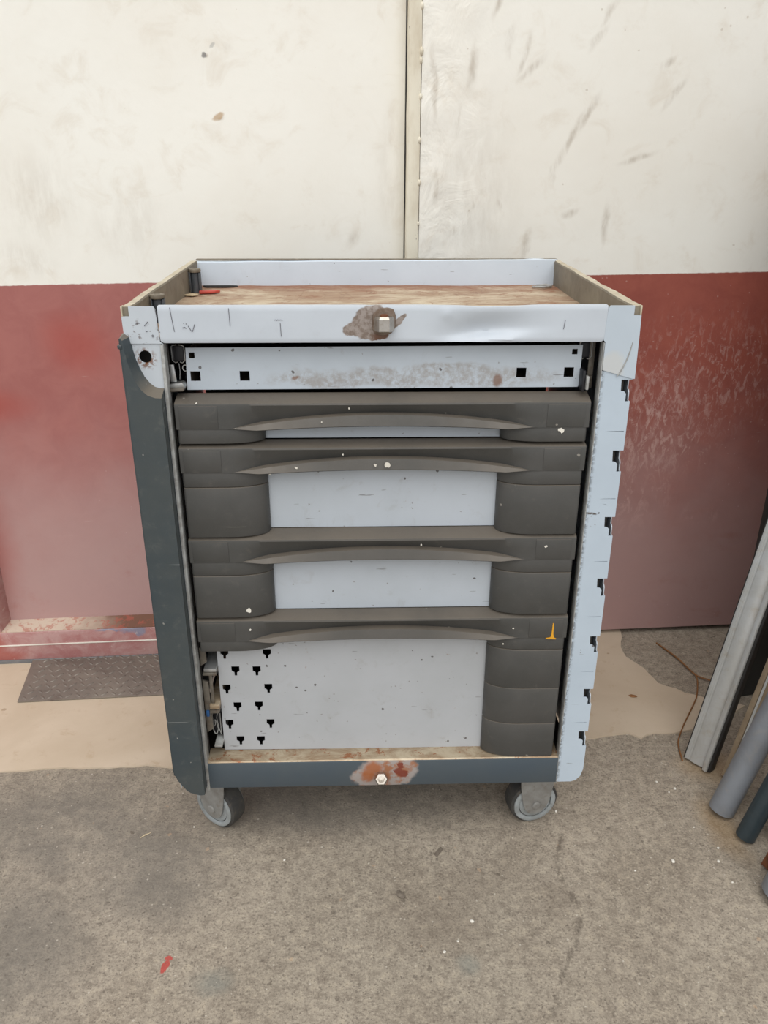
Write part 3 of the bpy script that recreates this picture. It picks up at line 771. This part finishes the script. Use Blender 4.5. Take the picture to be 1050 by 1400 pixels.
# pen scribbles on the rim
def pen(pts, y=-.0021): tube('pen_stroke', [(x, y, z) for x, z in pts], .00035, 'pen_ink', T, 5)
pen([(-.2710,.9660),(-.2668,.9585),(-.2655,.9580),(-.2618,.9680)])
pen([(-.2790,.9630),(-.2780,.9640),(-.2765,.9625),(-.2770,.9640),(-.2752,.9640),(-.2740,.9622)])
pen([(-.2768,.9690),(-.2766,.9702)]); pen([(-.2735,.9680),(-.2734,.9695)])
pen([(-.1510,.9735),(-.1490,.9745),(-.1480,.9730),(-.1465,.9745),(-.1450,.9732),(-.1430,.9742),(-.1400,.9735)])
pen([(-.2940,.991),(-.2925,.976),(-.2905,.958)]); pen([(-.2135,.990),(-.2130,.966)]); pen([(-.1435,.970),(-.1430,.951)]); pen([(.2545,.973),(.2530,.960)])
pen([(-.3140,.989),(-.3125,.975),(-.3140,.962),(-.3105,.957)], -.0024)
pen([(-.3222,.9525),(-.3210,.954),(-.3195,.953),(-.3198,.9510),(-.3215,.9508),(-.3222,.9525)], -.0024)
pen([(-.3310,.966),(-.3255,.972)], -.0024); pen([(-.3430,.969),(-.3370,.970)], -.0024); pen([(-.3300,.958),(-.3265,.9595)], -.0024)

# drawer slides ----------------------------------------------------------
def hexloop(cx, cz, w, h, y, parent):
    for s in (-1, 1):
        p = [(cx+s*w*.15, y, cz+h), (cx+s*w*.6, y, cz+h*.97), (cx+s*w, y, cz+h*.8), (cx+s*w, y, cz-h*.72), (cx+s*w*.55, y, cz-h), (cx+s*w*.2, y, cz-h*.9)]
        tube('slide_lip', p, .00075, 'bright_steel', parent, 6)
for cx, cz in ((-.2962, .9195), (.2970, .9230)):
    s = box('drawer_slide', (cx-.0085, cx+.0085, .034, .44, cz-.012, cz+.012), 'black_slide', T, .003)
    hexloop(cx, cz, .0092, .0132, .0325, s)
    box('slide_channel', (cx-.009, cx-.006, .0326, .43, cz-.010, cz+.010), 'black_slide', s, .0005)
lb = prism('slide_bracket', [(-.3085,.9060),(-.3020,.9060),(-.2995,.8805),(-.3085,.8805)], 'y', .022, .026, 'bright_steel', T, .0008); lb['label'] = 'pale steel bracket beside the open drawer'
prism('slide_bracket', [(-.3080,.8790),(-.2905,.8810),(-.2880,.8785),(-.2870,.8740),(-.3080,.8725)], 'y', .014, .030, 'bright_steel', T, .0006)
prism('slide_bracket', [(-.3080,.8735),(-.2880,.8740),(-.2885,.8700),(-.3080,.8690)], 'y', .010, .030, 'inner_steel', T, .0006)
tube('spring_loop', [(-.2878+.0035*math.cos(a), .031, .8990+.0045*math.sin(a)) for a in [PI*2*i/12 for i in range(12)]], .0007, 'worn_edge', T, 6, True)
tube('latch_wire', [(-.2960,.031,.9060), (-.2955,.031,.895), (-.2968,.031,.8825)], .0005, 'bright_steel', T, 6)
box('latch', (.2905, .2950, .010, .034, .866, .8975), 'black_slide', T, .0015)
box('latch_tab', (.2955, .2995, .006, .016, .870, .890), 'worn_edge', T, .001)
box('slide_bracket', (.2945, .3100, .030, .034, .880, .8845), 'inner_steel', T, .0005)
box('slide_bracket', (.3035, .3115, .034, .037, .865, .937), 'inner_steel', T, .0005)
# what the missing left trim reveals
for z0, z1 in ((.3985,.4230), (.2600,.3580)):
    prism('slide_bracket', [(-.3075,z1+.004),(-.2975,z1),(-.2965,z0),(-.3075,z0-.008)], 'y', .020, .024, 'inner_steel', T, .0006)
box('slide_runner', (-.3020, -.2810, .014, .40, .3825, .3885), 'bright_steel', T, .0008)
box('slide_runner', (-.3040, -.2805, .012, .40, .3765, .3815), 'inner_steel', T, .0008)
box('slide_runner', (-.2985, -.2815, .016, .40, .3040, .3140), 'worn_ledge_metal', T, .001)
box('slide_runner', (-.2985, -.2815, .012, .40, .2985, .3025), 'inner_steel', T, .001)
box('slide_runner', (-.2960, -.2820, .012, .40, .2255, .2300), 'worn_edge', T, .001)
sl = box('drawer_slide', (-.2985, -.2835, .034, .40, .235, .295), 'black_slide', T, .002)
tube('slide_lip', [(-.2965,.030,.290),(-.2985,.030,.282),(-.2985,.030,.250),(-.2965,.030,.2425),(-.2930,.030,.2420),(-.2900,.030,.252),(-.2925,.030,.268),(-.2945,.030,.272),(-.2945,.030,.262),(-.2965,.030,.258)], .0008, 'worn_edge', sl, 6)
tube('slide_lip', [(-.2880,.030,.292),(-.2915,.030,.276),(-.2890,.030,.255),(-.2855,.030,.240),(-.2850,.030,.285)], .0007, 'worn_edge', sl, 6)
box('blue_clip', (-.3058, -.3000, .0165, .030, .2880, .3000), 'blue_plastic', T, .0015)
box('slide_plate', (-.2955, -.2900, .020, .022, .300, .372), 'inner_steel', T, .0005)

# casters -------------------------------------------------------------------
def caster(cx, cy, yaw, parent):
    """yaw: direction the wheel's outer side faces, 0 = towards -y"""
    A = Matrix.Translation((cx, cy, .0485)) @ Matrix.Rotation(yaw, 4, 'Z') @ Matrix.Rotation(PI/2, 4, 'X')
    # local: z of the lathe -> -y direction of the wheel axle
    B = Matrix.Translation((cx, cy, 0)) @ Matrix.Rotation(yaw, 4, 'Z')
    def tr(vf): return [B @ Vector(p) for p in vf[0]], vf[1]
    def part(name, parts, mat, bevel=.0008, par=None):
        v, f = joinvf([tr(p) for p in parts]); return mk(name, v, f, mat, par, .6, bevel)
    c = part('caster', [boxv(-.032,.032,-.036,.036,.1375,.1462), boxv(-.036,.036,-.0250,.0250,.1215,.1376)], 'caster_grey', .002, parent)
    c['label'] = 'swivel caster with grey fork and black tyre'
    w = lathe('wheel', [(.030,-.0180),(.0440,-.0180),(.0474,-.0150),(.0485,-.007),(.0485,.007),(.0474,.0150),(.0440,.0180),(.030,.0180)], 'rubber', c, 40, A)
    for s in (-1, 1):
        Bs = A @ Matrix.Scale(s, 4, (0,0,1))
        lathe('hub_ring', [(.0325,.0170),(.0335,.0205),(.0385,.0215),(.0420,.0200),(.0425,.0175)], 'hub_grey', c, 40, Bs)
        lathe('hub_disc', [(.0315,.010),(.0315,.0180),(.028,.0196),(.010,.0190),(.0098,.0215)], 'hub_grey', c, 32, Bs)
        # fork cheek: broad at the top, rounded round the axle
        pl = [(-.036,.128),(-.0340,.098),(-.0300,.072),(-.0265,.054),(-.0215,.040),(-.0125,.0300),(0,.0265),(.0125,.0300),(.0215,.040),(.0265,.054),(.0300,.072),(.0340,.098),(.036,.128)]
        y0, y1 = sorted((s*-.0222, s*-.0250))
        V = [(p[0], y0, p[1]) for p in pl] + [(p[0], y1, p[1]) for p in pl]; n = len(pl)
        F = [tuple(range(n)), tuple(range(2*n-1, n-1, -1))] + [(i, (i+1) % n, n+(i+1) % n, n+i) for i in range(n)]
        part('fork_cheek', [(V, F)], 'caster_grey', .0008, c)
        lathe('axle_nut', [(.0085,.0248),(.0085,.0270),(.0060,.0290),(.0058,.0290)], 'caster_grey', c, 14, Bs)
    return c
caster(-.308, .072, math.radians(-34), T)
caster(.289, .070, math.radians(13), T)
caster(-.300, .430, math.radians(20), T)
caster(.300, .430, math.radians(-15), T)

# ------------------------------------------------------------------ small scraps on the tray
w = tube('wire_scrap', [(.300,.462,.9515),(.320,.452,.952),(.338,.468,.9525),(.330,.484,.9520),(.312,.478,.9515),(.318,.466,.953),(.334,.470,.9535)], .0022, 'worn_edge', None, 7)
tag(w, 'bent grey wire scrap in the rusty tray corner', 'metal scrap')
r = prism('plastic_scrap', [(-.328,.395),(-.300,.400),(-.292,.412),(-.306,.418),(-.330,.410)], 'z', .9490, .9535, 'red_plastic', None, .001)
tag(r, 'red plastic scrap beside the rear dark tray post', 'plastic scrap')
r = prism('cable_tie_scrap', [(-.336,.480),(-.290,.486),(-.268,.478),(-.290,.474),(-.330,.472)], 'z', .9495, .9525, 'black_gasket', None, .0008)
tag(r, 'flat black scrap lying behind the red plastic scrap', 'plastic scrap')
r = prism('paper_scrap', [(-.352,.372),(-.336,.366),(-.326,.376),(-.338,.386)], 'z', .9490, .9520, 'twig_wood', None, .0008)
tag(r, 'pale paper scrap at the foot of the rear tray post', 'paper scrap')

# ------------------------------------------------------------------ tread plate in front of the left wall leaf
tp = empty('tread_plate', (-.845, .4495, .0036), math.radians(3.6))
tp.rotation_euler = (math.radians(1.2), 0, math.radians(3.6))
tag(tp, 'dark checkered steel tread plate lying at the red wall base', 'steel plate')
prism('plate', [(0,0),(.66,0),(.655,.175),(-.014,.178)], 'z', 0, .004, 'tread_steel', tp, .0008)
parts = []
for j in range(8):
    for i in range(32):
        x = .012+i*.0205 + (.01 if j % 2 else 0); y = .013+j*.0215
        if x > .645: continue
        a = PI/4 if (i+j) % 2 else -PI/4
        v, f = lathevf([(1,0),(.72,.75),(.3,1)], 8)
        parts.append(([(x + (p[0]*.0105*math.cos(a) - p[1]*.0032*math.sin(a)), y + (p[0]*.0105*math.sin(a) + p[1]*.0032*math.cos(a)), .0038+p[2]*.0018) for p in v], f))
v, f = joinvf(parts); lg = mk('tread_lugs', v, f, 'tread_steel', tp, .8); lg['kind'] = 'stuff'

# ------------------------------------------------------------------ poles leaning on the side wall
def lean_mat(base, dx, dy, spin):
    d = Vector((dx, dy, 1)).normalized(); s = Vector((math.cos(spin), math.sin(spin), 0))
    s = (s - d*s.dot(d)).normalized(); t = d.cross(s)
    Mx = Matrix((s, t, d)).transposed().to_4x4(); Mx.translation = base
    return Mx
def section(name, poly, L, mat, parent, **k): return prism(name, poly, 'z', 0, L, mat, parent, **k)
def tubeprof(name, r, wall, L, mat, parent):
    return lathe(name, [(r-wall, .30),(r-wall, 0.0),(r, 0.0),(r, L),(r-wall, L),(r-wall, L-.1)], mat, parent, 36)
XW = 1.032                                     # face of the side wall
def plen(x0, r, dx, dy): return (XW-r-x0)/dx*math.sqrt(1+dx*dx+dy*dy)
sp = math.atan2(-.76, .65)
al = empty('aluminium_profile'); al.matrix_world = lean_mat(Vector((.6510, .221, .0065)), .205, .12, sp); L = plen(.651, .07, .205, .12)
tag(al, 'broad ribbed silver aluminium profile leaning upright, the one beside the red wall', 'metal profile')
section('profile_face', [(0,0),(.007,0),(.008,.0016),(.012,.0016),(.013,0),(.024,-.0006),(.034,.0006),(.038,.003),(.043,.003),(.043,.006),(.0,.006)], L, 'aluminium', al, bevel=.0002)
section('profile_lip', [(.0435,-.007),(.0515,-.009),(.0535,-.006),(.0535,.012),(.0435,.012)], L, 'aluminium', al, bevel=.0004)
section('profile_web', [(.002,.0062),(.0435,.0062),(.0435,.026),(.002,.026)], L, 'alu_side', al, bevel=.0004)
section('gasket', [(-.0022,.0005),(-.0001,.0005),(-.0001,.0245),(-.0022,.0245)], L, 'black_gasket', al)
section('gasket', [(.0540,-.004),(.0590,-.002),(.0590,.020),(.0540,.020)], L, 'black_gasket', al, bevel=.0006)
br = empty('beige_profile'); br.matrix_world = lean_mat(Vector((.7080, .166, .006)), .225, .11, sp); L = plen(.708, .06, .225, .11)
tag(br, 'beige-brown grooved metal profile leaning behind the mid grey pipe', 'metal profile')
section('profile_face', [(0,0),(.010,0),(.011,.004),(.016,.004),(.017,-.001),(.026,-.001),(.027,.004),(.031,.004),(.032,0),(.040,0),(.040,.024),(0,.024)], L, 'brown_alu', br, bevel=.0003)
section('profile_insert', [(.0112,.0022),(.0158,.0022),(.0158,.0039),(.0112,.0039)], L, 'aluminium', br)
def pipe(r, w, mat, x, y, dx, dy, label):
    t = math.hypot(dx, dy)/math.sqrt(1+dx*dx+dy*dy)
    o = tubeprof('plastic_pipe', r, w, plen(x, r*1.06, dx, dy), mat, None); o.matrix_world = lean_mat(Vector((x, y, r*t+.0005)), dx, dy, 0)
    return tag(o, label, 'pipe')
pipe(.0245, .0025, 'grey_pvc', .668, .068, .30, .06, 'mid grey plastic pipe leaning, between beige profile and teal pipe')
pipe(.0180, .0025, 'teal_pvc', .686, .000, .29, .05, 'slim dark teal plastic pipe leaning beside the mid grey pipe')
pipe(.0300, .0030, 'black_pvc', .768, -.030, .29, .05, 'thick black plastic pipe leaning behind the dark teal pipe')
pipe(.0360, .0030, 'grey_pvc', .690, -.138, .28, .05, 'thick pale grey tube leaning beside the rusty bar')
rb = section('rusty_bar', [(-.008,-.008),(.008,-.008),(.008,.008),(-.008,.008)], plen(.695, .014, .30, .05), 'rusty_iron', None, bevel=.001); rb.matrix_world = lean_mat(Vector((.695, -.070, .0045)), .30, .05, .5)
tag(rb, 'square rusty iron bar leaning between teal pipe and thick grey tube', 'bar')
bd = box('shade_board', (0, .195, -.011, .011, 0, 1.22), 'black_pvc', None, .002); bd.matrix_world = Matrix.Translation((.838, .440, .0005)) @ Matrix.Rotation(math.radians(14), 4, 'Z')  # added board, mostly out of view, shades the right end of the wall
tag(bd, 'dark board added in the corner to shade the wall behind the leaning pipes', 'board')

# ------------------------------------------------------------------ wire and litter on the floor
def smooth_pts(P, k=6):
    out = []
    for i in range(len(P)-1):
        p0, p1, p2, p3 = [Vector(P[max(0, min(len(P)-1, i+q))]) for q in (-1, 0, 1, 2)]
        for j in range(k):
            t = j/k
            out.append(.5*((2*p1)+(-p0+p2)*t+(2*p0-5*p1+4*p2-p3)*t*t+(-p0+3*p1-3*p2+p3)*t**3))
    out.append(Vector(P[-1])); return out
wz = .0062
w1 = empty('iron_wire', (.789, .522, 0)); tag(w1, 'thin rusty brown wire lying on the cream floor by the aluminium profile', 'wire')
off = Vector((.789, .522, 0))
def wire(pts, r): tube('wire_strand', [p-off for p in smooth_pts(pts)], r, 'wire_rust', w1, 7)
wire([(.743,.672,.0022),(.770,.596,wz),(.789,.522,wz),(.812,.500,wz),(.860,.47,wz)], .0021)
wire([(.789,.522,wz),(.783,.492,.008),(.762,.440,wz),(.742,.406,wz),(.700,.345,wz),(.680,.314,wz),(.660,.280,.0045),(.652,.255,.004),(.645,.214,.003)], .0016)
random.seed(5)
def stone(name, x, y, s, mat, label, cat, flat=.45, z0=0, group=None):
    bm = bmesh.new(); bmesh.ops.create_icosphere(bm, subdivisions=2, radius=1)
    sd = random.uniform(0, 50)
    for v in bm.verts:
        k = 1+.35*mnoise.noise(v.co*1.3+Vector((sd, 0, 0)))
        v.co = Vector((v.co.x*s[0]*k, v.co.y*s[1]*k, v.co.z*s[0]*flat*k))
    me = bpy.data.meshes.new(name); bm.to_mesh(me); bm.free(); me.materials.append(M[mat])
    o = link(bpy.data.objects.new(name, me)); o.rotation_euler = (0, 0, random.uniform(0, PI))
    o.location = (x, y, z0 - min(v.co.z for v in me.vertices) - .0004)
    tag(o, label, cat, group); return o
stone('pebble', .029, -.114, (.010,.006), 'stone', 'oval brown pebble lying alone on the concrete in front of the trolley', 'pebble', .35)
c = prism('metal_chip', [(-.012,-.004),(.010,-.003),(.012,.004),(-.010,.004)], 'z', 0, .0016, 'stone', None, .0004); c.location = (.104, -.018, .0); c.rotation_euler = (0,0,.9)
tag(c, 'flat dark chip on the concrete in front of the bottom rail', 'chip')
tw = tube('wood_splinter', [(-.010,0,.0012),(0,.001,.0013),(.012,-.001,.0012)], [.0006,.0014,.0005], 'twig_wood', None, 6); tw.location = (-.449,.035,0); tw.rotation_euler = (0,0,.7)
tag(tw, 'pale wood splinter on the concrete near the left caster', 'splinter')
for x, y, s in [(.147,-.169,.0035), (.119,-.206,.0022), (.531,-.051,.0040), (.614,-.053,.0030), (.626,-.022,.0028), (.344,.078,.0032), (.60,.135,.0032), (.585,.125,.0022), (.57,.155,.0025), (.62,-.10,.0022), (.095,-.225,.0028), (.60,.03,.002), (.455,-.07,.0022), (-.18,-.03,.0025), (-.36,.055,.0018)]:
    stone('paint_crumb', x, y, (s, s*.8), 'white_paint', 'tiny white paint crumb on the bare concrete floor', 'crumb', .6, 0, 'white crumbs on the concrete')
stone('leaf_crumb', .608, .440, (.010,.005), 'wire_rust', 'small brown dry leaf crumb on the cream floor strip', 'leaf', .2, .0035)
